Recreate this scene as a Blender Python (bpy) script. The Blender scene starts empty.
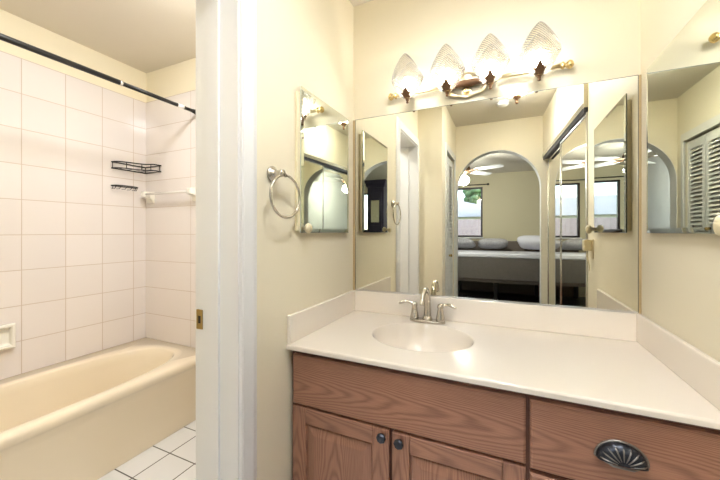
import bpy, bmesh, math, random
from math import sin, cos, pi, radians, sqrt
from mathutils import Vector, Matrix
random.seed(7)
C = bpy.context.scene.collection
SC = bpy.context.scene

# ------------------------------------------------------------------ camera, world, exposure
cam = bpy.data.cameras.new('camera'); cam_o = bpy.data.objects.new('camera', cam); C.objects.link(cam_o)
cam_o.location = (0, 0, 1.248); cam_o.rotation_euler = (radians(90), 0, radians(24.38))
cam.sensor_width = 36; cam.lens = 16.0; cam.shift_y = -0.0115; cam.clip_start = 0.02
SC.camera = cam_o
SC.view_settings.view_transform = 'Standard'; SC.view_settings.look = 'None'
SC.view_settings.exposure = 2.88; SC.view_settings.gamma = 1.0; SC.view_settings.use_curve_mapping = False
try:
    SC.cycles.max_bounces = 14; SC.cycles.glossy_bounces = 10; SC.cycles.diffuse_bounces = 6
    SC.cycles.transparent_max_bounces = 16; SC.cycles.caustics_reflective = False; SC.cycles.caustics_refractive = False
except Exception: pass
w = bpy.data.worlds.new('sky'); SC.world = w; w.use_nodes = True
nt = w.node_tree; bg = nt.nodes['Background']
sky = nt.nodes.new('ShaderNodeTexSky'); sky.sky_type = 'NISHITA'; sky.sun_disc = False
sky.sun_elevation = radians(48); sky.sun_rotation = radians(60)
nt.links.new(sky.outputs[0], bg.inputs[0]); bg.inputs[1].default_value = 0.17
BULB = 9.5; HALL = 25.0; TUBLAMP = 14.5; FANLAMP = 30.0; FILLLAMP = 34.0
sun = bpy.data.lights.new('sun', 'SUN'); sun.energy = 0.2; sun.angle = radians(1)
sun_o = bpy.data.objects.new('sun', sun); C.objects.link(sun_o); sun_o.location = (0, 0, 8); sun_o.rotation_euler = (radians(-40), 0, radians(170))
def portal(name, loc, rot, sx, sy):
    l = bpy.data.lights.new(name, 'AREA'); l.shape = 'RECTANGLE'; l.size = sx; l.size_y = sy
    try: l.cycles.is_portal = True
    except Exception: pass
    o = bpy.data.objects.new(name, l); C.objects.link(o); o.location = loc; o.rotation_euler = rot

# ------------------------------------------------------------------ materials
MATS = {}
def new_mat(name):
    m = bpy.data.materials.new(name); m.use_nodes = True; MATS[name] = m
    return m, m.node_tree, m.node_tree.nodes['Principled BSDF']
def simple(name, col, rough=.5, metal=0., bump=0., bscale=200., var=0., vscale=3., spec=None):
    m, t, p = new_mat(name)
    p.inputs['Base Color'].default_value = (*col, 1); p.inputs['Roughness'].default_value = rough
    p.inputs['Metallic'].default_value = metal
    if spec is not None: p.inputs['Specular IOR Level'].default_value = spec
    tc = t.nodes.new('ShaderNodeTexCoord')
    if bump:
        n = t.nodes.new('ShaderNodeTexNoise'); n.inputs['Scale'].default_value = bscale; n.inputs['Detail'].default_value = 3
        b = t.nodes.new('ShaderNodeBump'); b.inputs['Strength'].default_value = bump; b.inputs['Distance'].default_value = .002
        t.links.new(tc.outputs['Object'], n.inputs['Vector']); t.links.new(n.outputs['Fac'], b.inputs['Height']); t.links.new(b.outputs[0], p.inputs['Normal'])
    if var:
        n = t.nodes.new('ShaderNodeTexNoise'); n.inputs['Scale'].default_value = vscale; n.inputs['Detail'].default_value = 4
        r = t.nodes.new('ShaderNodeMix'); r.data_type = 'RGBA'
        r.inputs[6].default_value = (*[c*(1-var) for c in col], 1); r.inputs[7].default_value = (*[min(1, c*(1+var)) for c in col], 1)
        t.links.new(tc.outputs['Object'], n.inputs['Vector']); t.links.new(n.outputs['Fac'], r.inputs[0]); t.links.new(r.outputs[2], p.inputs['Base Color'])
    return m
def math_node(t, op, a, b=None):
    n = t.nodes.new('ShaderNodeMath'); n.operation = op
    for i, v in enumerate((a, b)):
        if v is None: continue
        if isinstance(v, (int, float)): n.inputs[i].default_value = v
        else: t.links.new(v, n.inputs[i])
    return n.outputs[0]
def tile_mat(name, axes, off, col, grout, mortar, rough=.12, size=.2, width=.2):
    m, t, p = new_mat(name)
    tc = t.nodes.new('ShaderNodeTexCoord'); s = t.nodes.new('ShaderNodeSeparateXYZ'); t.links.new(tc.outputs['Object'], s.inputs[0])
    c = t.nodes.new('ShaderNodeCombineXYZ')
    for i in (0, 1): t.links.new(math_node(t, 'SUBTRACT', s.outputs['XYZ'.index(axes[i])], off[i]-10*(width, size)[i]), c.inputs[i])
    b = t.nodes.new('ShaderNodeTexBrick'); b.offset = 0; b.squash = 1
    b.inputs['Scale'].default_value = 1; b.inputs['Brick Width'].default_value = width; b.inputs['Row Height'].default_value = size
    b.inputs['Mortar Size'].default_value = mortar; b.inputs['Mortar Smooth'].default_value = .25; b.inputs['Bias'].default_value = 0
    b.inputs['Color1'].default_value = (*col, 1); b.inputs['Color2'].default_value = (*[x*.95 for x in col], 1); b.inputs['Mortar'].default_value = (*grout, 1)
    t.links.new(c.outputs[0], b.inputs['Vector']); t.links.new(b.outputs['Color'], p.inputs['Base Color'])
    n = t.nodes.new('ShaderNodeTexNoise'); n.inputs['Scale'].default_value = 9; t.links.new(tc.outputs['Object'], n.inputs['Vector'])
    h = math_node(t, 'SUBTRACT', math_node(t, 'MULTIPLY', n.outputs['Fac'], .25), b.outputs['Fac'])
    bu = t.nodes.new('ShaderNodeBump'); bu.inputs['Strength'].default_value = .5; bu.inputs['Distance'].default_value = .003
    t.links.new(h, bu.inputs['Height']); t.links.new(bu.outputs[0], p.inputs['Normal'])
    p.inputs['Roughness'].default_value = rough
    return m
def oak(name, along, phase):
    m, t, p = new_mat(name)
    tc = t.nodes.new('ShaderNodeTexCoord'); s = t.nodes.new('ShaderNodeSeparateXYZ'); t.links.new(tc.outputs['Object'], s.inputs[0])
    L, A = (s.outputs[0], s.outputs[2]) if along == 'x' else (s.outputs[2], s.outputs[0])
    cb = t.nodes.new('ShaderNodeCombineXYZ')
    t.links.new(math_node(t, 'ADD', math_node(t, 'MULTIPLY', L, 1.5), phase), cb.inputs[0]); t.links.new(math_node(t, 'MULTIPLY', A, 7), cb.inputs[1])
    n = t.nodes.new('ShaderNodeTexNoise'); n.inputs['Scale'].default_value = 1; n.inputs['Detail'].default_value = 3; n.inputs['Roughness'].default_value = .5
    t.links.new(cb.outputs[0], n.inputs['Vector'])
    a2 = math_node(t, 'ADD', A, .02)
    q = math_node(t, 'ADD', math_node(t, 'MULTIPLY', math_node(t, 'MULTIPLY', a2, a2), 420), math_node(t, 'MULTIPLY', L, 3.2))
    q = math_node(t, 'ADD', q, math_node(t, 'MULTIPLY', n.outputs['Fac'], 2.4))
    w1 = math_node(t, 'SINE', math_node(t, 'MULTIPLY', q, 19))
    w1 = math_node(t, 'POWER', math_node(t, 'ADD', math_node(t, 'MULTIPLY', w1, .5), .5), 1.8)
    cp = t.nodes.new('ShaderNodeCombineXYZ')
    t.links.new(math_node(t, 'MULTIPLY', L, 14), cp.inputs[0]); t.links.new(math_node(t, 'MULTIPLY', A, 420), cp.inputs[1])
    pn = t.nodes.new('ShaderNodeTexNoise'); pn.inputs['Scale'].default_value = 1; pn.inputs['Detail'].default_value = 2
    t.links.new(cp.outputs[0], pn.inputs['Vector'])
    f = math_node(t, 'ADD', math_node(t, 'MULTIPLY', w1, .33), math_node(t, 'MULTIPLY', pn.outputs['Fac'], .62))
    r = t.nodes.new('ShaderNodeValToRGB'); e = r.color_ramp.elements
    e[0].position = .15; e[0].color = (.45, .225, .142, 1); e[1].position = .95; e[1].color = (.15, .062, .040, 1)
    t.links.new(f, r.inputs[0]); t.links.new(r.outputs[0], p.inputs['Base Color'])
    p.inputs['Roughness'].default_value = .36
    bu = t.nodes.new('ShaderNodeBump'); bu.inputs['Strength'].default_value = .25; bu.inputs['Distance'].default_value = .0006
    t.links.new(pn.outputs['Fac'], bu.inputs['Height']); t.links.new(bu.outputs[0], p.inputs['Normal'])
    return m
def emit(name, col, k):
    m, t, p = new_mat(name)
    p.inputs['Base Color'].default_value = (*col, 1); p.inputs['Emission Color'].default_value = (*col, 1); p.inputs['Emission Strength'].default_value = k
    return m
def glassy(name, tint, transp, scat, ribs=False, rough=.05, ior=1.5):
    m, t, p = new_mat(name); t.nodes.remove(p)
    out = [n for n in t.nodes if n.type == 'OUTPUT_MATERIAL'][0]
    tr = t.nodes.new('ShaderNodeBsdfTransparent'); tr.inputs[0].default_value = (*tint, 1)
    gl = t.nodes.new('ShaderNodeBsdfGlossy'); gl.inputs['Roughness'].default_value = rough
    tl = t.nodes.new('ShaderNodeBsdfTranslucent'); tl.inputs[0].default_value = (*tint, 1)
    df = t.nodes.new('ShaderNodeBsdfDiffuse'); df.inputs[0].default_value = (*tint, 1)
    m0 = t.nodes.new('ShaderNodeMixShader'); t.links.new(tl.outputs[0], m0.inputs[1]); t.links.new(df.outputs[0], m0.inputs[2])
    m1 = t.nodes.new('ShaderNodeMixShader'); m1.inputs[0].default_value = scat; t.links.new(tr.outputs[0], m1.inputs[1]); t.links.new(m0.outputs[0], m1.inputs[2])
    m2 = t.nodes.new('ShaderNodeMixShader'); fr = t.nodes.new('ShaderNodeFresnel'); fr.inputs[0].default_value = ior
    t.links.new(fr.outputs[0], m2.inputs[0]); t.links.new(m1.outputs[0], m2.inputs[1]); t.links.new(gl.outputs[0], m2.inputs[2]); t.links.new(m2.outputs[0], out.inputs[0])
    if ribs:
        tc = t.nodes.new('ShaderNodeTexCoord'); wv = t.nodes.new('ShaderNodeTexWave'); wv.inputs['Scale'].default_value = 60; wv.inputs['Distortion'].default_value = .3
        wv.bands_direction = 'DIAGONAL'
        bu = t.nodes.new('ShaderNodeBump'); bu.inputs['Strength'].default_value = .9; bu.inputs['Distance'].default_value = .004
        t.links.new(tc.outputs['Object'], wv.inputs['Vector']); t.links.new(wv.outputs['Fac'], bu.inputs['Height'])
        for n in (gl, df, tl): t.links.new(bu.outputs[0], n.inputs['Normal'])
        t.links.new(bu.outputs[0], fr.inputs['Normal'])
        mr = math_node(t, 'MULTIPLY', wv.outputs['Fac'], scat*1.7); t.links.new(mr, m1.inputs[0])
    return m
PAINT = simple('cream_paint', (.82, .75, .58), .55, bump=.12, bscale=140, var=.03, vscale=2)
BEDPAINT = simple('bedroom_paint', (.66, .60, .42), .7, bump=.1, bscale=140)
COOLPAINT = simple('pale_grey_paint', (.74, .76, .79), .7, bump=.1, bscale=140)
CEIL = simple('ceiling_paint', (.66, .61, .52), .7, bump=.25, bscale=90, var=.03)
WHITE = simple('white_gloss_paint', (.80, .80, .80), .3, bump=.05, bscale=60)
CABBODY = simple('cream_enamel', (.80, .72, .50), .4, var=.04, vscale=20)
MARBLE = simple('cultured_marble', (.82, .75, .66), .17, var=.02, vscale=4)
TUB = simple('bone_enamel', (.80, .70, .54), .16, var=.015, vscale=2)
CERAMIC = simple('ivory_ceramic', (.82, .79, .72), .15)
CREAMKNOB = simple('cream_plastic', (.78, .68, .45), .35)
NICKEL = simple('brushed_nickel', (.56, .52, .46), .24, 1., bump=.05, bscale=300)
BRASS = simple('polished_brass', (.80, .60, .28), .22, 1.)
PALEBRASS = simple('pale_satin_brass', (.78, .68, .48), .28, 1.)
BRONZE = simple('aged_bronze', (.17, .09, .045), .45, .7)
DARKPEWTER = simple('blackened_pewter', (.055, .06, .075), .33, .85, bump=.2, bscale=120)
PEWTERHI = simple('worn_pewter', (.30, .28, .26), .35, .9)
BLACK = simple('black_metal', (.012, .011, .010), .38, .3)
SILVER = simple('silver_metal', (.72, .72, .72), .25, 1.)
TRACKDARK = simple('dark_anodised_track', (.03, .032, .05), .4, .5)
MIRROR = simple('mirror_silver', (.80, .785, .69), .0, 1.)
CABMIRROR = simple('cabinet_mirror_silver', (.74, .775, .71), .0, 1.)
MIRROREDGE = simple('mirror_edge', (.18, .20, .17), .25, .4)
GLASSEDGE = simple('polished_glass_edge', (.62, .66, .58), .2, .2)
EDGESTRIP = simple('tan_edge_strip', (.45, .33, .17), .5)
OAKH = oak('oak_along_x', 'x', 0.); OAKH2 = oak('oak_along_x_other', 'x', 3.7); OAKV = oak('oak_along_z', 'z', 1.3)
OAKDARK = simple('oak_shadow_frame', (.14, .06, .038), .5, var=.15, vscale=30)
TILE_L = tile_mat('wall_tile_side', 'YZ', (.06, .03), (.79, .735, .71), (.60, .50, .43), .0022)
TILE_B = tile_mat('wall_tile_end', 'XZ', (-2.0, .03), (.79, .735, .71), (.60, .50, .43), .0022, width=.6)
TILE_F = tile_mat('floor_tile', 'XY', (-1.72, .0), (.82, .82, .82), (.06, .05, .045), .0035, .3)
DARKFLOOR = simple('dark_wood_floor', (.022, .017, .014), .35, var=.4, vscale=8)
LOUVER = simple('louver_paint', (.74, .74, .70), .45)
BEDCOVER = simple('grey_brown_bedspread', (.115, .10, .085), .85, bump=.5, bscale=150, var=.15, vscale=30)
SHEET = simple('pale_grey_sheet', (.62, .62, .66), .8, bump=.3, bscale=60)
PILLOWWHITE = simple('white_pillow_linen', (.78, .78, .84), .85, bump=.4, bscale=50)
PILLOWGREY = simple('patterned_pillow_linen', (.42, .41, .42), .85, var=.5, vscale=45)
HEADB = simple('taupe_upholstery', (.16, .13, .11), .8, bump=.4, bscale=120)
FRAMEDARK = simple('dark_brown_window_frame', (.025, .014, .014), .4)
CARVED = simple('carved_dark_wood', (.03, .025, .05), .35, bump=1., bscale=55, var=.6, vscale=60)
FANWHITE = simple('white_fan_blade', (.70, .70, .70), .4)
PANE = glassy('window_pane', (.95, .97, .97), 1, .0)
SHADE = glassy('cut_glass', (.97, .96, .93), 1, .06, True, .08, 1.22)
RIMHIGHLIGHT = glassy('cut_glass_rim_highlight', (1., .99, .96), 1, .55, False, .1)
ACRYLIC = simple('frosted_white_acrylic', (.80, .77, .73), .25)
BULBM = emit('lit_bulb', (1., .97, .93), BULB)
HALLM = emit('lit_hall_glass', (.93, .96, 1.), HALL)
FILLM = emit('added_fill_lens', (.93, .96, 1.), FILLLAMP)
TUBM = emit('lit_tub_glass', (.93, .96, 1.), TUBLAMP)
FANM = emit('lit_fan_glass', (.93, .97, 1.), FANLAMP)
FENCE = simple('weathered_fence', (.42, .31, .30), .8, var=.2, vscale=8)
GRASS = simple('lawn_grass', (.09, .16, .05), .9, var=.4, vscale=6)
LEAF = simple('tree_leaf', (.13, .22, .09), .7, bump=1, bscale=8, var=.5, vscale=5)
BARK = simple('tree_bark', (.12, .08, .05), .9, bump=1, bscale=20)
STUCCO = simple('pale_stucco', (.70, .68, .64), .8, bump=.3, bscale=60)
SHINGLE = simple('grey_shingle', (.42, .39, .38), .9, bump=.6, bscale=40)

# ------------------------------------------------------------------ mesh helpers (everything is written in world metres)
class M:
    def __init__(s): s.v = []; s.f = []; s.s = []
    def add(s, verts, faces, smooth=False, T=None):
        k = len(s.v)
        s.v += [tuple(T @ Vector(p)) if T else tuple(p) for p in verts]
        s.f += [tuple(i+k for i in f) for f in faces]; s.s += [smooth]*len(faces)
        return s
    def box(s, x0, x1, y0, y1, z0, z1, T=None):
        v = [(x, y, z) for z in (z0, z1) for y in (y0, y1) for x in (x0, x1)]
        return s.add(v, [(0, 2, 3, 1), (4, 5, 7, 6), (0, 1, 5, 4), (2, 6, 7, 3), (0, 4, 6, 2), (1, 3, 7, 5)], False, T)
    def rings(s, rings, closed=True, cap0=False, cap1=False, smooth=True, T=None):
        n = len(rings[0]); v = [p for r in rings for p in r]; f = []
        for a in range(len(rings)-1):
            for i in range(n if closed else n-1):
                j = (i+1) % n
                f.append((a*n+i, a*n+j, (a+1)*n+j, (a+1)*n+i))
        if cap0: f.append(tuple(range(n))[::-1])
        if cap1: f.append(tuple(range((len(rings)-1)*n, len(rings)*n)))
        return s.add(v, f, smooth, T)
    def lathe(s, prof, c, axis='z', n=24, T=None):
        R = []
        for r, h in prof:
            ring = []
            for i in range(n):
                a = 2*pi*i/n; p, q = r*cos(a), r*sin(a)
                ring.append({'z': (c[0]+p, c[1]+q, c[2]+h), 'y': (c[0]+p, c[1]+h, c[2]+q), 'x': (c[0]+h, c[1]+p, c[2]+q)}[axis])
            R.append(ring)
        return s.rings(R, True, prof[0][0] > 1e-5, prof[-1][0] > 1e-5, True, T)
    def ball(s, c, r, n=16, m=10, sc=(1, 1, 1)):
        R = [[(c[0]+sc[0]*r*sin(pi*j/m)*cos(2*pi*i/n), c[1]+sc[1]*r*sin(pi*j/m)*sin(2*pi*i/n), c[2]-sc[2]*r*cos(pi*j/m)) for i in range(n)] for j in range(m+1)]
        return s.rings(R, True)
    def tube(s, path, r, n=10, closed=False, caps=True):
        P = [Vector(p) for p in path]; K = len(P); rr = r if isinstance(r, (list, tuple)) else [r]*K
        R = []; up = None
        for i in range(K):
            if closed: d = P[(i+1) % K]-P[i-1]
            else: d = P[min(i+1, K-1)]-P[max(i-1, 0)]
            d.normalize()
            if up is None:
                up = Vector((0, 0, 1)) if abs(d.z) < .9 else Vector((1, 0, 0))
            up = up - d*up.dot(d); up.normalize(); b = d.cross(up)
            R.append([tuple(P[i]+(up*cos(2*pi*k/n)+b*sin(2*pi*k/n))*rr[i]) for k in range(n)])
        if closed: R.append(R[0])
        return s.rings(R, True, caps and not closed, caps and not closed)
    def prism(s, pts, axis, a, b, T=None, smooth=False):
        g = {'x': lambda p, h: (h, p[0], p[1]), 'y': lambda p, h: (p[0], h, p[1]), 'z': lambda p, h: (p[0], p[1], h)}[axis]
        n = len(pts); v = [g(p, a) for p in pts]+[g(p, b) for p in pts]
        f = [tuple(range(n)), tuple(range(2*n-1, n-1, -1))]+[(i, i+n, (i+1) % n+n, (i+1) % n) for i in range(n)]
        return s.add(v, f, smooth, T)
def spline(pts, n=8):
    P = [Vector(p) for p in pts]; P = [P[0]*2-P[1]]+P+[P[-1]*2-P[-2]]; out = []
    for i in range(1, len(P)-2):
        for k in range(n):
            t = k/n; a, b, c, d = P[i-1:i+3]
            out.append(.5*((2*b)+(c-a)*t+(2*a-5*b+4*c-d)*t*t+(3*b-a-3*c+d)*t**3))
    out.append(P[-2]); return [tuple(p) for p in out]
def wloc(o):
    l = Vector((0, 0, 0))
    while o is not None: l += o.location; o = o.parent
    return l
def obj(name, m, mat, parent=None, bevel=0, seg=2, origin=None, solid=0, subsurf=0, smooth_all=False):
    me = bpy.data.meshes.new(name)
    xs = list(zip(*m.v)); lo = [min(c) for c in xs]; hi = [max(c) for c in xs]
    if origin is None: org = Vector(((lo[0]+hi[0])/2, (lo[1]+hi[1])/2, (lo[2]+hi[2])/2 if parent else lo[2]))
    else: org = Vector(origin)
    me.from_pydata([tuple(Vector(p)-org) for p in m.v], [], m.f)
    for p, sflag in zip(me.polygons, m.s): p.use_smooth = sflag or smooth_all
    bm = bmesh.new(); bm.from_mesh(me); bmesh.ops.remove_doubles(bm, verts=bm.verts, dist=1e-6)
    bmesh.ops.recalc_face_normals(bm, faces=bm.faces); bm.to_mesh(me); bm.free()
    me.materials.append(mat); o = bpy.data.objects.new(name, me); C.objects.link(o)
    if parent: o.parent = parent; o.location = org-wloc(parent)
    else: o.location = org
    if solid: md = o.modifiers.new('solid', 'SOLIDIFY'); md.thickness = solid; md.offset = 0
    if bevel: md = o.modifiers.new('bevel', 'BEVEL'); md.width = bevel; md.segments = seg; md.limit_method = 'ANGLE'; md.angle_limit = radians(40)
    if subsurf: md = o.modifiers.new('sub', 'SUBSURF'); md.levels = subsurf; md.render_levels = subsurf
    return o
def tag(o, label, cat, group=None, kind=None):
    o['label'] = label; o['category'] = cat
    if group: o['group'] = group
    if kind: o['kind'] = kind
    return o
def thing(name, loc, label, cat, group=None):
    o = bpy.data.objects.new(name, None); o.empty_display_size = .05; C.objects.link(o); o.location = loc
    return tag(o, label, cat, group)
def struct(name, m, mat, label, cat, parent=None, bevel=0):
    o = obj(name, m, mat, parent, bevel, origin=(0, 0, 0) if not parent else None)
    if not parent: tag(o, label, cat, kind='structure')
    return o
def copy_tree(o, parent=None):
    c = o.copy(); C.objects.link(c)
    if parent: c.parent = parent
    for ch in list(o.children): copy_tree(ch, c)
    return c

# ------------------------------------------------------------------ dimensions
XL, XR, YB, H = -.7436, .4723, 1.556, 2.46        # vanity alcove: left wall, right wall, mirror wall, ceiling
XT, YA = -2.50, -.73                              # tile wall beside the tub, arch wall
XN = -.519                                        # hall closet wall
BY, BX0, BX1 = -4.10, -1.25, 3.0                  # bedroom
# oblique closet-door line on the right of the hall
dA, dB = Vector((.372, -.73, 0)), Vector((.462, .69, 0))
dd = (dB-dA); DL = dd.length; ang = math.atan2(dd.y, dd.x)
TD = Matrix.Translation(dA) @ Matrix.Rotation(ang, 4, 'Z')       # local x runs along the doors, local y to the hall (+) side

# ------------------------------------------------------------------ structure
struct('floor', M().box(-2.65, 1.25, YA, 1.70, -.1, 0), TILE_F, 'white square floor tiles with dark grout beside the tub', 'floor')
struct('floor_bedroom', M().box(-1.4, 3.15, -4.25, YA, -.1, 0), DARKFLOOR, 'dark wood bedroom floor under the bed', 'floor')
struct('ceiling', M().box(-2.65, 1.25, YA, 1.70, H, H+.1), CEIL, 'beige textured bathroom and hall ceiling', 'ceiling')
struct('ceiling_bedroom', M().box(-1.4, 3.15, -4.25, YA, H, H+.1), CEIL, 'bedroom ceiling above the fan', 'ceiling')
struct('wall_back', M().box(-2.65, 1.2, YB, YB+.12, 0, H), PAINT, 'cream painted wall behind the vanity mirror and light bar', 'wall')
struct('wall_left', M().box(-.914, XL, .745, YB, 0, H).box(-.914, XL, .190, .745, 2.045, H).box(-.914, XL, .0, .190, 0, H).box(XL, XN, .0, .150, 0, H)
       .box(XN-.1, XN, -.045, .0, 0, H).box(XN-.1, XN, -.60, -.045, 2.04, H).box(XN-.1, XN, YA, -.60, 0, H), PAINT, 'cream wall with the towel ring and the bathroom doorway', 'wall')
struct('wall_right', M().box(XR, XR+.12, .69, YB, 0, H), PAINT, 'cream wall to the right of the vanity', 'wall')
hd = M().box(-.005, DL, -.05, .012, 2.03, H, TD)
struct('wall_right_header', hd, PAINT, 'cream header wall above the mirrored closet doors', 'wall')
struct('wall_closet', M().box(1.1, 1.2, YA-.12, YB, 0, H).box(-1.3, -1.2, YA, -.1, 0, H), PAINT, 'closet walls behind the closet doors', 'wall')
struct('wall_tub_side', M().box(XT-.12, XT, -.1, YB, 0, H), PAINT, 'cream painted strip of wall above the tub tiles', 'wall')
struct('wall_tub_near', M().box(XT-.12, -.914, -.1, 0, 0, H), PAINT, 'cream wall at the near end of the tub', 'wall')
struct('wall_tile_side', M().box(XT-.004, XT+.004, 0, YB, 0, 2.232), TILE_L, 'pinkish white square wall tiles along the tub', 'wall')
struct('wall_tile_end', M().box(XT, -.93, YB-.008, YB+.002, 0, 2.232), TILE_B, 'pinkish white square wall tiles at the far end of the tub', 'wall')
# arch wall
ax0, ax1, az, ay0, ay1 = -.515, .345, 1.716, YA-.12, YA
ar = (ax1-ax0)/2; acx = (ax0+ax1)/2
aw = M().box(BX0-.12, ax0, ay0, ay1, 0, H).box(ax1, BX1+.12, ay0, ay1, 0, H)
K = 40
for i in range(K):
    p0, p1 = [(acx-ar*cos(pi*t/K), az+ar*sin(pi*t/K)) for t in (i, i+1)]
    aw.prism([p0, p1, (p1[0], H), (p0[0], H)], 'y', ay0, ay1)
struct('wall_arch', aw, PAINT, 'cream hall wall with the arched opening to the bedroom', 'wall')
NA = 40
lin = [(ax0, 0)]+[(acx-ar*cos(pi*t/NA), az+ar*sin(pi*t/NA)) for t in range(NA+1)]+[(ax1, 0)]
inn = [(ax0+.004, 0)]+[(acx-(ar-.004)*cos(pi*t/NA), az+(ar-.004)*sin(pi*t/NA)) for t in range(NA+1)]+[(ax1-.004, 0)]
lm = M()
for i in range(len(lin)-1): lm.prism([lin[i], lin[i+1], inn[i+1], inn[i]], 'y', ay0-.002, ay1+.002)
struct('arch_daylight_lining', lm, WHITE, 'white lining standing in for daylight inside the arched opening', 'painted daylight')  # white skin added over the cream soffit to give it a daylit look
# bedroom walls with the window and an added daylight window
wx0, wx1, wz0, wz1 = -.99, -.430, 1.136, 2.19
vx0, vx1, vz0, vz1 = 1.45, 2.85, .5, 2.19
struct('wall_bedroom_far', M().box(BX0-.12, wx0, BY-.12, BY, 0, H).box(wx1, vx0, BY-.12, BY, 0, H).box(vx1, BX1+.12, BY-.12, BY, 0, H).box(vx0, vx1, BY-.12, BY, 0, vz0).box(vx0, vx1, BY-.12, BY, vz1, H).box(wx0, wx1, BY-.12, BY, 0, wz0).box(wx0, wx1, BY-.12, BY, wz1, H),
       BEDPAINT, 'olive cream bedroom wall with the window behind the bed', 'wall')
struct('wall_bedroom_left', M().box(BX0-.12, BX0, BY-.12, YA-.12, 0, H), COOLPAINT, 'pale bedroom side wall beside the ceiling fan', 'wall')
struct('wall_bedroom_right', M().box(BX1, BX1+.12, BY, YA-.12, 0, H),
       COOLPAINT, 'pale bedroom side wall beside the wide window', 'wall')
def window(name, axis, a0, a1, z0, z1, c, label, fw=.035, mull=True):
    f = M()
    def bx(a, b, zz0, zz1, d0, d1, m): return m.box(a, b, d0, d1, zz0, zz1) if axis == 'y' else m.box(d0, d1, a, b, zz0, zz1)
    for q in ((a0, a0+fw, z0, z1), (a1-fw, a1, z0, z1), (a0+fw, a1-fw, z0, z0+fw), (a0+fw, a1-fw, z1-fw, z1)): bx(*q, c-.04, c+.03, f)
    o = obj(name, f, FRAMEDARK, None, .004); tag(o, label, 'window', kind='structure')
    g = M(); bx(a0+fw, a1-fw, z0+fw, z1-fw, c-.010, c-.006, g); obj('window_pane', g, PANE, o)
    s = M(); bx(a0-.02, a1+.02, z0-.03, z0, c+.0, c+.08, s); obj('window_sill', s, WHITE, o, .004)
    return o
window('window_1', 'y', wx0, wx1, wz0, wz1, BY-.03, 'dark framed bedroom window looking out on a fence')
window('added_window', 'y', vx0, vx1, vz0, vz1, BY-.03, 'wide dark framed window added right of the bed for daylight')  # unseen opening, added to send daylight through the arch
portal('window_portal', ((wx0+wx1)/2, BY-.10, (wz0+wz1)/2), (radians(90), 0, radians(180)), wx1-wx0, wz1-wz0)
portal('window_portal_side', ((vx0+vx1)/2, BY-.10, (vz0+vz1)/2), (radians(90), 0, radians(180)), vx1-vx0, vz1-vz0)

# doorway trim: jambs and casing
def casing_profile(y0, y1, x): # moulded casing seen in plan, standing off the wall by up to 16 mm
    w_ = y1-y0
    return [(x, y0), (x+.014, y0), (x+.016, y0+w_*.12), (x+.012, y0+w_*.2), (x+.013, y0+w_*.7), (x+.009, y0+w_*.85), (x+.006, y1), (x, y1)]
t1 = M().prism(casing_profile(.738, .812, XL), 'z', 0, 2.112)
struct('trim_1', t1, WHITE, 'white moulded door casing between the doorway and the towel ring', 'door casing')
struct('trim_2', M().prism([(z, XL) and (XL+dx, z) for dx, z in ((0, 2.04), (.014, 2.04), (.016, 2.05), (.012, 2.06), (.010, 2.10), (.006, 2.112), (0, 2.112))], 'y', .1505, .738), WHITE,
       'white head casing above the bathroom doorway', 'door casing')
struct('trim_3', M().box(XL, XL+.014, .1505, .207, 0, 2.04), WHITE, 'white casing on the far side of the doorway', 'door casing')
jb = M().box(-.917, XL+.004, .733, .745, 0, 2.033).box(-.917, XL+.004, .190, .205, 0, 2.033).box(-.917, XL+.004, .190, .745, 2.030, 2.045)
for q in ((.7215, .733), (.205, .2165)): jb.box(-.862, -.815, q[0]+.004, q[1], 0, 2.03)
struct('trim_4', jb, WHITE, 'white door jamb lining the bathroom doorway', 'door jamb')
struct('trim_5', M().box(-.930, -.914, .738, .81, 0, 2.11).box(-.930, -.914, .13, .205, 0, 2.11).box(-.930, -.914, .205, .738, 2.04, 2.11), WHITE, 'white casing on the tub side of the doorway', 'door casing')
# strike plate
sp = thing('strike_plate', (-.905, .7325, .935), 'small brass strike plate on the white door jamb', 'strike plate')
m = M()
for q in ((-.9175, -.9105, .932, .995), (-.8975, -.890, .932, .995), (-.9105, -.8975, .932, .950), (-.9105, -.8975, .975, .995)): m.box(q[0], q[1], .7300, .7331, q[2], q[3])
obj('plate', m, simple('old_brass', (.42, .30, .12), .35, 1.), sp, .0008)
obj('latch_hole', M().box(-.9105, -.8975, .7322, .7331, .950, .975), BLACK, sp)
# baseboards out of the picture's sight are left out; the tub-room one shows nothing

# hall closet bifold (louvered)
d1 = bpy.data.objects.new('door_1', None); C.objects.link(d1); d1.location = (XN-.03, -.32, 0); tag(d1, 'white louvered bifold closet door across the hall', 'closet door', kind='structure')
for (y0, y1) in ((-.592, -.326), (-.319, -.053)):
    m = M(); xa, xb = XN-.045, XN-.015
    m.box(xa, xb, y0, y0+.04, .02, 2.02).box(xa, xb, y1-.04, y1, .02, 2.02)
    for z0, z1 in ((.02, .12), (.98, 1.06), (1.95, 2.02)): m.box(xa, xb, y0+.04, y1-.04, z0, z1)
    for zz0, zz1 in ((.12, .98), (1.06, 1.95)):
        n = int((zz1-zz0)/.033)
        for k in range(n):
            z = zz0+(k+.5)*(zz1-zz0)/n
            m.add([(xa+.001, y0+.04, z+.017), (xb-.001, y0+.04, z-.013), (xb-.001, y0+.04, z-.006), (xa+.001, y0+.04, z+.024),
                   (xa+.001, y1-.04, z+.017), (xb-.001, y1-.04, z-.013), (xb-.001, y1-.04, z-.006), (xa+.001, y1-.04, z+.024)],
                  [(0, 1, 2, 3), (7, 6, 5, 4), (0, 4, 5, 1), (1, 5, 6, 2), (2, 6, 7, 3), (3, 7, 4, 0)])
    obj('louvered_panel', m, LOUVER, d1)
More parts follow.
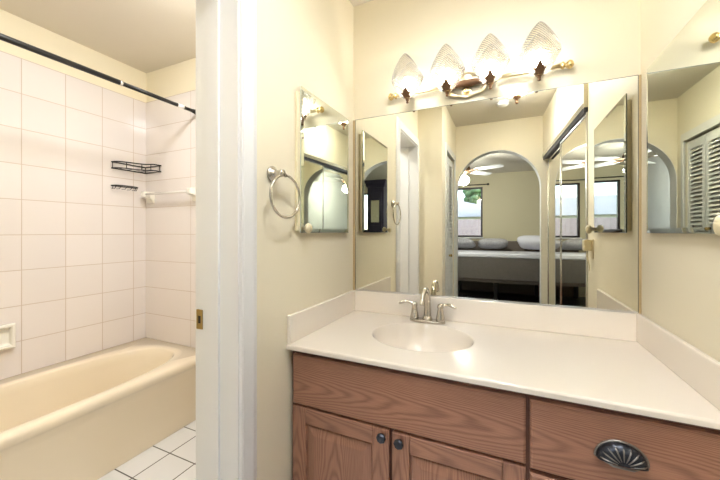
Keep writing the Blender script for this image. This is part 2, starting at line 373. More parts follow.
obj('door_knob', M().lathe([(0, .034), (.012, .032), (.016, .022), (.010, .010), (.012, 0)], (XN-.015, -.335, 1.0), 'x', 16), BRASS, d1)
struct('trim_6', M().box(XN-.005, XN+.012, -.045, -.005, 0, 2.10).box(XN-.005, XN+.012, -.64, -.60, 0, 2.10).box(XN-.005, XN+.012, -.60, -.045, 2.035, 2.10), LOUVER,
       'white trim around the louvered closet door', 'door casing')
# sliding mirrored closet doors and their top track
def mirror_door(name, a, b, off, label):
    o = bpy.data.objects.new(name, None); C.objects.link(o); o.location = TD @ Vector(((a+b)/2, off, 0)); tag(o, label, 'mirrored door', kind='structure')
    obj('mirror_panel', M().box(a+.012, b-.012, off-.012, off, .03, 1.985, TD), MIRROR, o)
    m = M()
    for q in ((a, a+.012, .02, 2.0), (b-.012, b, .02, 2.0), (a+.012, b-.012, .02, .03), (a+.012, b-.012, 1.985, 2.0)): m.box(q[0], q[1], off-.016, off+.006, q[2], q[3], TD)
    obj('door_frame', m, SILVER, o, .002)
mirror_door('door_2', .002, .735, -.035, 'far sliding mirrored closet door beside the arch')
mirror_door('door_3', .700, DL-.004, -.008, 'near sliding mirrored closet door beside the vanity wall')
struct('trim_7', M().box(0, DL-.002, .0, .010, 1.995, 2.029, TD).box(0, DL-.002, -.05, -.002, 2.005, 2.029, TD), TRACKDARK, 'dark sliding track above the mirrored closet doors', 'door track')
struct('trim_8', M().box(0, DL-.002, .0125, .018, 2.02, 2.055, TD), SILVER, 'pale metal fascia above the mirrored closet doors', 'door track')

# ------------------------------------------------------------------ vanity cabinet
cy = 1.009
vc = thing('vanity_cabinet', (-.13, 1.27, 0), 'oak vanity cabinet with raised panel doors under the cream countertop', 'cabinet')
obj('carcass', M().box(XL+.004, XR-.004, cy+.012, 1.54, .09, .64).box(XL+.004, -.70, cy+.012, 1.54, .64, .806).box(.0, XR-.004, cy+.012, 1.54, .64, .806).box(-.70, .0, 1.49, 1.54, .64, .806), OAKV, vc)
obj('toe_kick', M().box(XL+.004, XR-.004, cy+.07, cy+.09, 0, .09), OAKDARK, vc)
ff = M()
for q in ((XL+.003, -.725, .09, .806), (.045, .068, .09, .806), (.44, XR-.003, .09, .806), (-.725, .045, .786, .806), (-.725, .045, .594, .610), (-.725, .045, .09, .11), (-.350, -.328, .11, .594),
          (.068, .44, .786, .806), (.068, .44, .585, .598), (.068, .44, .34, .355), (.068, .44, .09, .11)): ff.box(q[0], q[1], cy, cy+.012, q[2], q[3])
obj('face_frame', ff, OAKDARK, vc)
def slab(x0, x1, z0, z1, y0=cy-.019, y1=cy, e=.006):
    R = [[(x0, y1, z0), (x1, y1, z0), (x1, y1, z1), (x0, y1, z1)], [(x0, y0+e*.8, z0), (x1, y0+e*.8, z0), (x1, y0+e*.8, z1), (x0, y0+e*.8, z1)],
         [(x0+e, y0, z0+e), (x1-e, y0, z0+e), (x1-e, y0, z1-e), (x0+e, y0, z1-e)]]
    return M().rings(R, True, True, True, False)
obj('false_drawer_front', slab(-.727, .052, .605, .788), OAKH, vc)
def raised_door(x0, x1, z0, z1):
    y1, yf = cy, cy-.019; fw = .058
    a0, a1, b0, b1 = x0+fw-.002, x1-fw+.002, z0+fw-.002, z1-fw+.002
    R = []
    for ins, y in ((0, y1-.002), (0, yf+.012), (.009, yf+.0115), (.011, yf+.008), (.036, yf+.001), (.039, yf+.0005)):
        R.append([(a0+ins, y, b0+ins), (a1-ins, y, b0+ins), (a1-ins, y, b1-ins), (a0+ins, y, b1-ins)])
    o = obj('door', M().rings(R, True, True, True, False), OAKV, vc)
    for q in ((x0, x0+fw), (x1-fw, x1)): obj('stile', M().box(q[0], q[1], yf, y1, z0, z1), OAKV, o, .004)
    for q in ((z0, z0+fw), (z1-fw, z1)): obj('rail', M().box(x0+fw, x1-fw, yf, y1, q[0], q[1]), OAKH2, o, .003)
    return o
def octknob(x, z, parent):
    m = M().lathe([(.006, 0), (.006, -.012), (.0155, -.015), (.0165, -.021), (.0125, -.026), (.006, -.0275), (0, -.028)], (x, cy-.019, z), 'y', 8)
    m.s = [False]*len(m.s)
    obj('knob', m, DARKPEWTER, parent, .001)
dl = raised_door(-.727, -.345, .105, .598); octknob(-.366, .579, dl)
dr = raised_door(-.335, .052, .105, .598); octknob(-.307, .576, dr)
def cup_pull(x, z, parent):
    y0 = cy-.019; w_, h_ = .050, .036
    R = []
    for j in range(9):              # half-shell: opens downwards, scalloped by ribs
        t = j/8; ring = []
        for i in range(33):
            a = pi*i/32
            rib = 1+.035*cos(a*16)*sin(pi*min(1, t*1.2))
            rx = w_*(1-t**2.2*.98)*rib; rz = h_*(1-t**2.2*.98)*rib
            ring.append((x+rx*cos(a), y0-.026*sqrt(max(0, 1-(1-t)**2)), z-.012+rz*sin(a)*1.25))
        R.append(ring)
    p = obj('cup_pull', M().rings(R, False), DARKPEWTER, parent, solid=.0018)
    m = M()
    rim = [(x+w_*1.06*cos(pi*i/24), y0-.003, z-.012+h_*1.30*sin(pi*i/24)) for i in range(25)]
    m.tube(rim, .0032, 8).tube([(x-w_*1.06, y0-.003, z-.012), (x-.02, y0-.020, z-.020), (x+.02, y0-.020, z-.020), (x+w_*1.06, y0-.003, z-.012)], .0028, 8)
    for i in range(9):
        a = pi*(i+.5)/9
        m.tube([(x+w_*q*cos(a), y0-.001-.026*sqrt(max(0, 1-(1-tt)**2))-.0008, z-.012+h_*1.25*q*sin(a)) for tt, q in ((.25, .93), (.5, .78), (.75, .50), (.9, .25))], [.0012, .002, .0016, .0008], 6)
    obj('pull_ribs', m, PEWTERHI, p)
for z0, z1 in ((.598, .788), (.358, .586), (.105, .346)):
    dw = obj('drawer', slab(.0625, .461, z0, z1), OAKH2, vc)
    cup_pull(.261, (z0+z1)/2+.001, dw)

# ------------------------------------------------------------------ countertop with integrated oval bowl
zc, yc, zt = .829, .971, .811
ct = thing('countertop', (-.13, 1.27, zt), 'cream cultured marble vanity countertop with backsplash and oval sink', 'countertop')
sx, sy, srx, sry = -.309, 1.280, .200, .172
N = 96
x0, x1, y0, y1 = XL+.001, XR-.001, yc, YB-.001
def ell(k, z): return [(sx+srx*k*cos(2*pi*i/N), sy+sry*k*sin(2*pi*i/N), z) for i in range(N)]
def rect_ring(z, ins=0):
    out = []
    for i in range(N):
        c, s_ = cos(2*pi*i/N)*srx, sin(2*pi*i/N)*sry
        k = min(((x1-ins-sx) if c > 0 else (x0+ins-sx))/c if abs(c) > 1e-9 else 1e9, ((y1-ins-sy) if s_ > 0 else (y0+ins-sy))/s_ if abs(s_) > 1e-9 else 1e9)
        out.append([sx+c*k, sy+s_*k, z])
    for cx_, cy_ in ((x0+ins, y0+ins), (x1-ins, y0+ins), (x0+ins, y1-ins), (x1-ins, y1-ins)):
        j = min(range(N), key=lambda q: (out[q][0]-cx_)**2+(out[q][1]-cy_)**2); out[j][0], out[j][1] = cx_, cy_
    return [tuple(p) for p in out]
R = [ell(1.0, zt), rect_ring(zt), rect_ring(zc-.006), rect_ring(zc-.0015, .0018), rect_ring(zc, .006), rect_ring(zc, .010), rect_ring(zc, .014), ell(1.05, zc), ell(1.028, zc), ell(1.012, zc-.0006), ell(1.0, zc-.003)]
top = M().rings(R, True)
top.s = [False]*(N*2)+[True]*(N*2)+[False]*(N*3)+[True]*(N*3)
obj('counter_slab', top, MARBLE, ct)
bowl = [(1.0, zc-.003), (.985, zc-.008), (.965, zc-.020), (.92, zc-.050), (.84, zc-.085), (.70, zc-.113), (.50, zc-.130), (.28, zc-.138), (.10, zc-.141), (.0, zc-.1415)]
def bow(k, z): return [(sx+srx*k*cos(2*pi*i/N), sy+sry*k*sin(2*pi*i/N)+.03*(1-k), z) for i in range(N)]
obj('sink_bowl', M().rings([bow(k, z) for k, z in bowl], True), MARBLE, ct)
obj('drain', M().lathe([(0, .003), (.014, .003), (.0155, .0045), (.021, .004), (.0225, 0)], (sx, sy+.03, zc-.1415), 'z', 24), NICKEL, ct)
obj('backsplash', M().box(x0+.016, x1-.016, y1-.018, y1, zc, .936), MARBLE, ct, .004)
obj('side_splash', M().box(x0, x0+.016, yc+.004, y1, zc, .936), MARBLE, ct, .004)
obj('side_splash', M().box(x1-.016, x1, yc+.004, y1, zc, .936), MARBLE, ct, .004)

# ------------------------------------------------------------------ faucet
fx, fy = -.328, 1.478
fa = thing('faucet', (fx, fy, zc), 'brushed nickel two lever faucet behind the oval sink', 'faucet')
pl = [(fx+.082*(1 if cos(a) > 0 else -1)*abs(cos(a))**.6, fy+.026*(1 if sin(a) > 0 else -1)*abs(sin(a))**.8) for a in [2*pi*i/40 for i in range(40)]]
obj('base_plate', M().prism(pl, 'z', zc+.0002, zc+.014, smooth=False), NICKEL, fa, .004, 3)
sp_ = spline([(fx, fy+.004, zc+.012), (fx, fy+.006, zc+.07), (fx, fy+.0, zc+.125), (fx, fy-.030, zc+.158), (fx, fy-.066, zc+.152), (fx, fy-.094, zc+.122), (fx, fy-.104, zc+.100)], 7)
n_ = len(sp_)
obj('spout', M().tube(sp_, [.0185-.008*min(1, i/(n_*.55)) for i in range(n_)], 16).lathe([(.0235, 0), (.022, .012), (.0185, .02)], (fx, fy+.004, zc+.010), 'z', 20), NICKEL, fa)
for s_ in (-1, 1):
    hx = fx+s_*.060
    h = obj('handle', M().lathe([(.0215, .010), (.0205, .022), (.015, .050), (.0125, .066), (.0145, .074), (.0135, .084), (.006, .090), (0, .0905)], (hx, fy, zc), 'z', 20), NICKEL, fa)
    lv = spline([(hx, fy, zc+.080), (hx+s_*.022, fy-.004, zc+.088), (hx+s_*.045, fy-.010, zc+.090), (hx+s_*.072, fy-.016, zc+.080)], 6)
    obj('lever', M().tube(lv, [.0085, .008, .0075, .007, .0068, .0066, .0066, .0066, .0066, .0066, .007, .0072, .0075, .0078, .008, .0078, .007, .006, .004][:len(lv)], 12), NICKEL, h)
obj('lift_rod', M().tube([(fx, fy+.027, zc), (fx, fy+.027, zc+.075)], .0025, 8).ball((fx, fy+.027, zc+.08), .006, 10, 8), NICKEL, fa)

# ------------------------------------------------------------------ main wall mirror
mx0, mx1, mz0, mz1 = -.728, .462, .9375, 1.8446
wm = thing('wall_mirror', ((mx0+mx1)/2, 1.55, mz0), 'large frameless mirror resting on the backsplash above the vanity', 'mirror')
obj('mirror_glass', M().box(mx0, mx1, 1.55, 1.5555, mz0, mz1), MIRROR, wm)
obj('mirror_edge', M().box(mx0-.002, mx1+.002, 1.5505, 1.5555, mz1, mz1+.0025).box(mx0-.002, mx0, 1.5495, 1.5555, mz0, mz1).box(mx1, mx1+.002, 1.5495, 1.5555, mz0, mz1), MIRROREDGE, wm)
obj('edge_strip', M().box(mx1+.0025, XR-.0005, 1.5465, 1.5555, .9365, mz1), EDGESTRIP, wm)
obj('edge_strip', M().box(XL+.0005, mx0-.0025, 1.5485, 1.5555, .9365, mz1), EDGESTRIP, wm)
obj('bottom_channel', M().box(mx0, mx1, 1.5475, 1.5495, .9365, .9435), SILVER, wm)

# ------------------------------------------------------------------ medicine cabinets
def med_cabinet(side, label):
    # local frame: u along the wall (from the corner outwards), n out of the wall
    L, hh = (.415 if side < 0 else .52), .576; z0 = 1.2435
    if side < 0: T = Matrix(((0, 1, 0, XL), (-1, 0, 0, 1.459), (0, 0, 1, z0), (0, 0, 0, 1)))
    else:
        a = radians(0.0)
        T = Matrix(((0, -1, 0, XR), (-1, 0, 0, 1.4434), (0, 0, 1, z0), (0, 0, 0, 1)))
    D = T if side < 0 else T @ Matrix.Translation((0, .0135, 0)) @ Matrix.Rotation(a, 4, 'Z') @ Matrix.Translation((0, -.0135, 0))
    th = thing('medicine_cabinet', T @ Vector((L/2, 0, 0)), label, 'medicine cabinet')
    obj('cabinet_body', M().box(-.004 if side > 0 else -.016, L+.018, .0003, .0125, .008, hh-.028, T), CABBODY, th, .002)
    y0, y1, b = .0135, .0200, .016
    R = [[(0, y0, 0), (L, y0, 0), (L, y0, hh), (0, y0, hh)], [(0, y1-.0022, 0), (L, y1-.0022, 0), (L, y1-.0022, hh), (0, y1-.0022, hh)],
         [(b, y1, b), (L-b, y1, b), (L-b, y1, hh-b), (b, y1, hh-b)]]
    d = obj('mirror_door', M().rings(R[1:], True, False, True, False, D), CABMIRROR, th)
    obj('door_back', M().box(.0005, L-.0005, y0, y1-.0023, .0005, hh-.0005, D), GLASSEDGE if side < 0 else MIRROREDGE, d)
    kp = (L-.018, y1, .018)
    prof = [(.008, -.001), (.008, .008), (.017, .013), (.020, .020), (.017, .027), (.008, .031), (0, .032)]
    m = M(); ks = 1.0 if side < 0 else 1.3
    m.lathe([(r*ks, h*ks) for r, h in prof], kp, 'y', 20, D)
    obj('knob', m, CREAMKNOB, d)
    return th
med_cabinet(-1, 'mirrored medicine cabinet on the left wall beside the towel ring')
med_cabinet(1, 'mirrored medicine cabinet on the right wall beside the corner of the wall mirror')

# ------------------------------------------------------------------ vanity light bar
by, bz = 1.528, 1.925
vl = thing('vanity_light', (-.14, YB, bz), 'brass vanity light bar with four lit glass tulip shades above the mirror', 'wall light')
obj('bar', M().tube([(-.495, by, bz), (.212, by, bz)], .0095, 14), PALEBRASS, vl)
for s_, xx in ((-1, -.495), (1, .212)):
    prof = [(.0095, -.004), (.015, 0), (.0155, .004), (.010, .008), (.008, .012), (.0145, .018), (.018, .026), (.015, .034), (.007, .040), (0, .042)]
    obj('bar_finial', M().lathe([(r, s_*h) for r, h in prof], (xx, by, bz), 'x', 18), BRASS, vl)
# ornate oval back plate with scalloped rim and cut-outs suggested by raised scrolls
px, pz = -.161, 1.925; pw, ph = .098, .056
NP = 72
def oval(k, y): return [(px+pw*k*(1+.05*cos(8*2*pi*i/NP))*cos(2*pi*i/NP), y, pz+ph*k*(1+.05*cos(8*2*pi*i/NP))*sin(2*pi*i/NP)) for i in range(NP)]
pm = M().rings([oval(1, YB-.0005), oval(1, YB-.008), oval(.80, YB-.012), oval(.74, YB-.0005)], True)
pm.box(px-.019, px+.019, YB-.0095, YB-.0005, pz-ph*.9, pz+ph*1.12).box(px-pw*.85, px+pw*.85, YB-.0085, YB-.0005, pz-.008, pz+.010)
bp = obj('back_plate', pm, PALEBRASS, vl)
obj('bar_spindle', M().lathe([(.0098, -.095), (.012, -.06), (.0165, 0), (.012, .06), (.0098, .095)], (px, by, bz), 'x', 20), BRONZE, vl)
rim = [(px+pw*.97*(1+.05*cos(8*a))*cos(a), YB-.012, pz+ph*.97*(1+.05*cos(8*a))*sin(a)) for a in [2*pi*i/96 for i in range(96)]]
m = M().tube(rim, .0055, 8, True)
obj('plate_rim', m, PALEBRASS, bp)
obj('centre_boss', M().lathe([(.016, 0), (.015, -.006), (.008, -.010), (0, -.011)], (px, YB-.0095, pz-.030), 'y', 20), BRASS, bp)
sxs = (-.426, -.240, -.058, .127)
sy_ = 1.489; sz = 1.888
def shade_mesh(x):
    R = []; nA = 48; nT = 14
    for j in range(nT+1):
        t = j/nT; ring = []
        for i in range(nA):
            a = 2*pi*i/nA
            topz = .090+.102*(1-abs(cos(a))**1.5)
            h = t*topz
            r = .016+.061*min(1, (h/.085))**.62 if h < .085 else .077-.014*((h-.085)/.12)**1.5
            ring.append((x+r*cos(a), sy_+r*sin(a)*.66, sz+h))
        R.append(ring)
    return M().rings(R, True)
for x in sxs:
    arm = spline([(x, by-.004, bz-.006), (x, by-.010, bz-.020), (x, sy_+.014, sz-.010), (x, sy_, sz-.012)], 6)
    obj('arm', M().tube(arm, .006, 10), PALEBRASS, vl)
    s = obj('glass_shade', shade_mesh(x), SHADE, vl, solid=.0025)
    top_ = []
    for i in range(64):
        q = 2*pi*i/64; hz = .090+.102*(1-abs(cos(q))**1.5); rr_ = .077-.014*((hz-.085)/.12)**1.5
        top_.append((x+rr_*cos(q), sy_+rr_*sin(q)*.66, sz+hz))
    obj('shade_rim_highlight', M().tube(top_, .0019, 6, True), RIMHIGHLIGHT, s)  # paler scattering tube puts a bright highlight along the glass rim
    b = obj('bulb', M().lathe([(0, .0), (.012, .001), (.013, .02), (.019, .038), (.023, .055), (.021, .072), (.012, .084), (0, .088)], (x, sy_, sz+.012), 'z', 18), BULBM, vl)
    obj('bulb_socket', M().lathe([(.012, 0), (.0125, .014), (.010, .015)], (x, sy_, sz-.004), 'z', 16), BRASS, vl)
    # bronze leaf cup: three pointed leaves folded round the base, with a small drop finial below
    lc = M().lathe([(0, -.026), (.005, -.0245), (.0065, -.021), (.004, -.0175), (.0055, -.015), (.008, -.012), (.006, -.008), (.011, -.004), (.018, .004), (.0185, .008), (.012, .006)], (x, sy_, sz), 'z', 16)
    for k in range(2):
        a0 = -pi/2+k*pi
        pts = [(-.008, -.004), (-.016, .004), (-.027, .020), (-.017, .017), (-.011, .026), (0, .046), (.011, .026), (.017, .017), (.027, .020), (.016, .004), (.008, -.004)]
        front = []
        for u, h in pts:
            r = .017+.058*min(1, max(0, h)/.085)**.62+.003; aa = a0+u/max(r, .03)
            front.append((x+r*cos(aa), sy_+r*sin(aa)*.70, sz+h))
        back = [(x+(p[0]-x)*.93, sy_+(p[1]-sy_)*.93, p[2]+.001) for p in front]
        n = len(front)
        lc.add(front+back, [tuple(range(n)), tuple(range(2*n-1, n-1, -1))]+[(i, i+n, (i+1) % n+n, (i+1) % n) for i in range(n)])
    obj('leaf_cup', lc, BRONZE, vl)

# ------------------------------------------------------------------ towel ring
tr = thing('towel_ring', (XL, .893, 1.445), 'brushed nickel towel ring on the cream wall beside the doorway', 'towel ring')
obj('wall_mount', M().lathe([(.027, .0003), (.027, .006), (.020, .011), (.012, .016), (.010, .036), (.013, .042), (.012, .050), (0, .053)], (XL, .893, 1.450), 'x', 24).tube([(XL+.040, .893, 1.450), (XL+.043, .905, 1.449), (XL+.043, .916, 1.444)], .007, 10), NICKEL, tr)
obj('ring', M().tube([(XL+.043, .916+.081*sin(2*pi*i/60), 1.372+.074*cos(2*pi*i/60)) for i in range(60)], .0048, 10, True), NICKEL, tr)

# ------------------------------------------------------------------ wall outlet with plug-in night light (right wall, seen in the mirror)
ol = thing('wall_outlet', (XR, .80, 1.09), 'cream outlet cover on the right wall below the mirrored cabinet', 'outlet')
obj('cover_plate', M().box(XR-.006, XR-.0003, .765, .835, 1.09, 1.205), CREAMKNOB, ol, .002)
nl = thing('night_light', (XR-.006, .80, 1.15), 'small cream plug-in device on the right wall outlet', 'night light')
obj('plug_body', M().box(XR-.046, XR-.0065, .775, .825, 1.135, 1.20), CREAMKNOB, nl, .004)
obj('cord', M().tube(spline([(XR-.03, .81, 1.137), (XR-.028, .82, 1.09), (XR-.022, .835, 1.05), (XR-.018, .83, 1.02)], 6), .0028, 8), CREAMKNOB, nl)

# ------------------------------------------------------------------ bathtub
zr = .444; tcx, tcy = -2.112, .765
def sup(a, b, z, k=3.0, n=96, cx=tcx, cy_=tcy):
    out = []
    for i in range(n):
        t = 2*pi*i/n; c, s_ = cos(t), sin(t)
        out.append((cx+a*math.copysign(abs(c)**(2/k), c), cy_+b*math.copysign(abs(s_)**(2/k), s_), z))
    return out
def tub_outer(z, dx, n=96):
    X0, X1, Y0, Y1 = XT+.0055, -1.800, .006, YB-.0085; base = sup(1, 1, z); out = []
    for i in range(n):
        t = 2*pi*i/n; c, s_ = base[i][0]-tcx, base[i][1]-tcy; c *= .27; s_ *= .69
        k = min(((X1-tcx) if c > 0 else (X0-tcx))/c if abs(c) > 1e-9 else 1e9, ((Y1-tcy) if s_ > 0 else (Y0-tcy))/s_ if abs(s_) > 1e-9 else 1e9)
        out.append([tcx+c*k, tcy+s_*k, z])
    for qx, qy in ((X0, Y0), (X1, Y0), (X0, Y1), (X1, Y1)):
        j = min(range(n), key=lambda q: (out[q][0]-qx)**2+(out[q][1]-qy)**2); out[j][0], out[j][1] = qx, qy
    return [(p[0]+dx*max(0, (p[0]-tcx)/(X1-tcx))**3, p[1], p[2]) for p in out]
R = [tub_outer(.002, -.066), tub_outer(.10, -.060), tub_outer(.33, -.030), tub_outer(.365, -.020), tub_outer(.385, -.004), tub_outer(.400, .012), tub_outer(.418, .018), tub_outer(.433, .014), tub_outer(.441, .004), tub_outer(zr, -.010),
     sup(.276, .692, zr, 2.7), sup(.271, .686, zr-.002, 2.7), sup(.265, .678, zr-.010, 2.7), sup(.256, .662, zr-.05, 2.7), sup(.235, .60, zr-.20), sup(.215, .56, zr-.30), sup(.16, .46, zr-.345), sup(.05, .2, zr-.352), sup(.001, .004, zr-.353)]
bt = thing('bathtub', (-2.13, .78, 0), 'bone coloured built-in bathtub along the tiled wall', 'bathtub')
obj('tub_shell', M().rings(R, True, False, True), TUB, bt)
obj('tub_drain', M().lathe([(.026, 0), (.025, .003), (.012, .004), (0, .004)], (tcx, .25, zr-.352), 'z', 20), NICKEL, bt)

# soap dish on the tiled wall
sd = thing('soap_dish', (XT+.004, .752, .605), 'ivory ceramic soap dish set on the tile above the tub', 'soap dish')
fx0 = XT+.0045
R = []
def rr(y0, y1, z0, z1, x): return [(x, y0, z0), (x, y1, z0), (x, y1, z1), (x, y0, z1)]
obj('dish_frame', M().rings([rr(.675, .829, .606, .742, fx0), rr(.675, .829, .606, .742, fx0+.026), rr(.681, .823, .612, .736, fx0+.030), rr(.689, .815, .621, .727, fx0+.030), rr(.693, .811, .626, .723, fx0+.024), rr(.697, .807, .634, .719, fx0+.003)], True, True, True, False), CERAMIC, sd, .003)
obj('dish_lip', M().box(fx0+.004, fx0+.05, .700, .804, .616, .626), CERAMIC, sd, .004)

# towel bar on the tiled end wall
tyb = YB-.008
tb = thing('towel_bar', (-2.19, tyb, 1.455), 'frosted towel bar between two ivory ceramic posts on the tile', 'towel bar')
for x in (-2.425, -1.935):
    R = []
    for k, (hw, z0, z1, d) in enumerate(((.040, 1.458, 1.548, .0005), (.038, 1.460, 1.547, .010), (.024, 1.488, 1.546, .022), (.021, 1.500, 1.545, .050), (.021, 1.502, 1.544, .066), (.014, 1.508, 1.538, .072))):
        R.append([(x-hw, tyb-d, z0), (x+hw, tyb-d, z0), (x+hw, tyb-d, z1), (x-hw, tyb-d, z1)])
    obj('post', M().rings(R, True, True, True, False), CERAMIC, tb, .004)
obj('bar', M().tube([(-2.403, tyb-.052, 1.523), (-1.957, tyb-.052, 1.523)], .0085, 12), ACRYLIC, tb)

# wire caddies in the tub corner
cx_, cyy = XT+.005, tyb-.001
cd = thing('corner_caddy', (cx_+.09, cyy-.12, 1.69), 'black wire corner shelf in the tiled tub corner', 'shower caddy')
def front(z, k=1.0): return spline([(cx_+.004, cyy-.235*k, z), (cx_+.060*k, cyy-.215*k, z), (cx_+.095*k, cyy-.140*k, z), (cx_+.125*k, cyy-.080*k, z), (cx_+.178*k, cyy-.055*k, z), (cx_+.185*k, cyy-.004, z)], 6)
for z, r in ((1.735, .0042), (1.692, .0036)):
    loop = front(z)+[(cx_+.003, cyy-.003, z)]
    obj('rail', M().tube(loop, r, 8, True), BLACK, cd)
fr = front(1.735)
m = M()
for p in (fr[1], fr[9], fr[16], fr[22], fr[-2]): m.tube([(p[0], p[1], 1.735), (p[0], p[1], 1.692)], .0026, 6)
m.tube([(cx_+.003, cyy-.003, 1.735), (cx_+.003, cyy-.003, 1.692)], .0026, 6)
fz = front(1.692)
for i in (4, 8, 12, 16, 20, 25): m.tube([(fz[i][0], fz[i][1], 1.692), (cx_+.003, fz[i][1], 1.692)], .0018, 6)
obj('wire_shelf', m, BLACK, cd)
sc_ = thing('soap_basket', (cx_+.04, 1.40, 1.545), 'small black wire soap basket on the tile under the corner shelf', 'shower caddy')
m = M()
lp = spline([(cx_+.003, 1.310, 1.570), (cx_+.055, 1.325, 1.570), (cx_+.070, 1.39, 1.570), (cx_+.055, 1.455, 1.570), (cx_+.003, 1.475, 1.570)], 6)
obj('rail', M().tube(lp, .0038, 8, True), BLACK, sc_)
for i in range(2, len(lp)-2, 3): m.tube([lp[i], (lp[i][0]*.6+(cx_+.003)*.4, lp[i][1], 1.548), (cx_+.003, lp[i][1], 1.550)], .0018, 6)
obj('wire_basket', m, BLACK, sc_)

# curtain rod
rx, rz = -1.925, 2.066
rd = thing('shower_curtain_rod', (rx, .78, rz), 'black tension curtain rod above the bathtub', 'curtain rod')
obj('rod', M().tube([(rx, .002, rz), (rx, 1.055, rz)], .0135, 14).tube([(rx, 1.066, rz), (rx, tyb-.03, rz)], .0115, 14), BLACK, rd)
obj('end_cap', M().lathe([(.0125, -.05), (.0145, -.03), (.019, -.018), (.021, -.001), (.012, -.0005)], (rx, tyb, rz), 'y', 18), BLACK, rd)
obj('end_cap', M().lathe([(.0145, .03), (.019, .018), (.021, .001), (.012, .0006)], (rx, 0, rz), 'y', 18), BLACK, rd)
o = obj('collar', M().tube([(rx, 1.054, rz), (rx, 1.067, rz)], .0140, 14), SILVER, rd); o['label'] = 'silver ring'
o = obj('collar', M().tube([(rx, 1.395, rz), (rx, 1.437, rz)], .0122, 14), WHITE, rd); o['label'] = 'white sticker band'

# ------------------------------------------------------------------ ceiling fittings
tl_ = thing('ceiling_light', (-1.30, .86, H), 'round lit ceiling light over the tub room floor', 'ceiling light')
obj('canopy', M().lathe([(.135, -.0005), (.135, -.018), (.128, -.022)], (-1.30, .86, H), 'z', 32), SILVER, tl_)
obj('glass_diffuser', M().lathe([(.128, -.018), (.122, -.045), (.095, -.07), (.05, -.082), (0, -.085)], (-1.30, .86, H), 'z', 32), TUBM, tl_)
cl = thing('added_fill_light', (-.12, .58, H), 'small round fill light added in the ceiling over the vanity', 'ceiling light')  # added out of view to brighten the alcove, not a known fitting
obj('trim_ring', M().lathe([(.070, -.0005), (.092, -.0005), (.090, -.007), (.070, -.010), (.070, -.0005)], (-.12, .58, H), 'z', 32), WHITE, cl)
obj('lens', M().lathe([(0, -.004), (.0695, -.004), (.0695, -.001), (0, -.001)], (-.12, .58, H), 'z', 32), FILLM, cl)
hl = thing('ceiling_light', (.09, .12, H), 'brass ceiling light with a small finial on the hall ceiling', 'ceiling light')
obj('canopy', M().lathe([(.06, -.0005), (.058, -.012), (.03, -.02), (.012, -.024), (.012, -.035)], (.09, .12, H), 'z', 28), BRONZE, hl)
obj('glass_bowl', M().lathe([(.010, -.036), (.060, -.037), (.078, -.044), (.074, -.056), (.050, -.068), (.02, -.072)], (.09, .12, H), 'z', 36), HALLM, hl)
obj('finial', M().lathe([(.030, -.0725), (.036, -.080), (.030, -.092), (.014, -.106), (.009, -.120), (.014, -.130), (.009, -.142), (0, -.146)], (.09, .12, H), 'z', 20), BRONZE, hl)
tag(obj('smoke_detector', M().lathe([(.055, -.0005), (.055, -.018), (.048, -.030), (.02, -.034), (0, -.034)], (-.02, -.18, H), 'z', 28), WHITE), 'white round smoke detector on the hall ceiling', 'smoke detector')

# ------------------------------------------------------------------ bedroom (seen in the mirrors)
bx0, bx1, bf, bb = -.95, 1.35, -2.9, -4.02
bd = thing('bed', ((bx0+bx1)/2, (bf+bb)/2, 0), 'bed with a grey brown bedspread under the bedroom window', 'bed')
for x in (bx0+.08, -.15, .55, bx1-.08):
    for y in (bf-.08, bb+.08): obj('leg', M().box(x-.03, x+.03, y-.03, y+.03, 0, .36), BLACK, bd, .004)
obj('bed_base', M().box(bx0+.02, bx1-.02, bb+.02, bf-.02, .36, .48), HEADB, bd, .01)
obj('mattress', M().box(bx0, bx1, bb, bf, .48, .86), SHEET, bd, .05, 4)
m = M().box(bx0-.012, bx1+.012, bf-.0, bf+.014, .42, .80).box(bx0-.014, bx0-.001, bb+.1, bf, .42, .80).box(bx1+.001, bx1+.014, bb+.1, bf, .42, .80)
obj('bedspread', m, BEDCOVER, bd, .006)
obj('sheet_fold', M().box(bx0-.016, bx1+.016, bb+.3, bf+.018, .800, .872), SHEET, bd, .018, 3)
obj('headboard', M().box(bx0, bx1, BY+.005, bb-.005, 0, 1.06), HEADB, bd, .02, 3)
def pillow(x, y, z, wd, ht, th, rot, mat, label, grp=None):
    m = M(); R = []; n = 32
    for j in range(13):
        v = -1+2*j/12; ring = []
        k = sqrt(max(0, 1-v*v))
        for i in range(n):
            a = 2*pi*i/n; c, s_ = cos(a), sin(a)
            sq = .5*(k**.75 if k > 0 else 0)
            ring.append((wd*sq*math.copysign(abs(c)**.4, c), th*.5*v, ht*sq*math.copysign(abs(s_)**.4, s_)))
        R.append(ring)
    T = Matrix.Translation((x, y, z)) @ Matrix.Rotation(rot[1], 4, 'Z') @ Matrix.Rotation(rot[0], 4, 'X')
    m.rings(R, True, False, False, True, T)
    return tag(obj('pillow', m, mat), label, 'pillow', grp)
pillow(-.83, -3.72, 1.012, .56, .40, .17, (radians(-72), radians(8)), PILLOWGREY, 'grey patterned pillow on the bed below the window')
pillow(-.22, -3.70, 1.012, .54, .40, .17, (radians(-72), radians(-6)), PILLOWGREY, 'grey patterned pillow on the bed right of the window')
pillow(.50, -3.70, 1.045, .56, .40, .20, (radians(-62), radians(14)), PILLOWWHITE, 'white striped pillow near the right side of the arch')
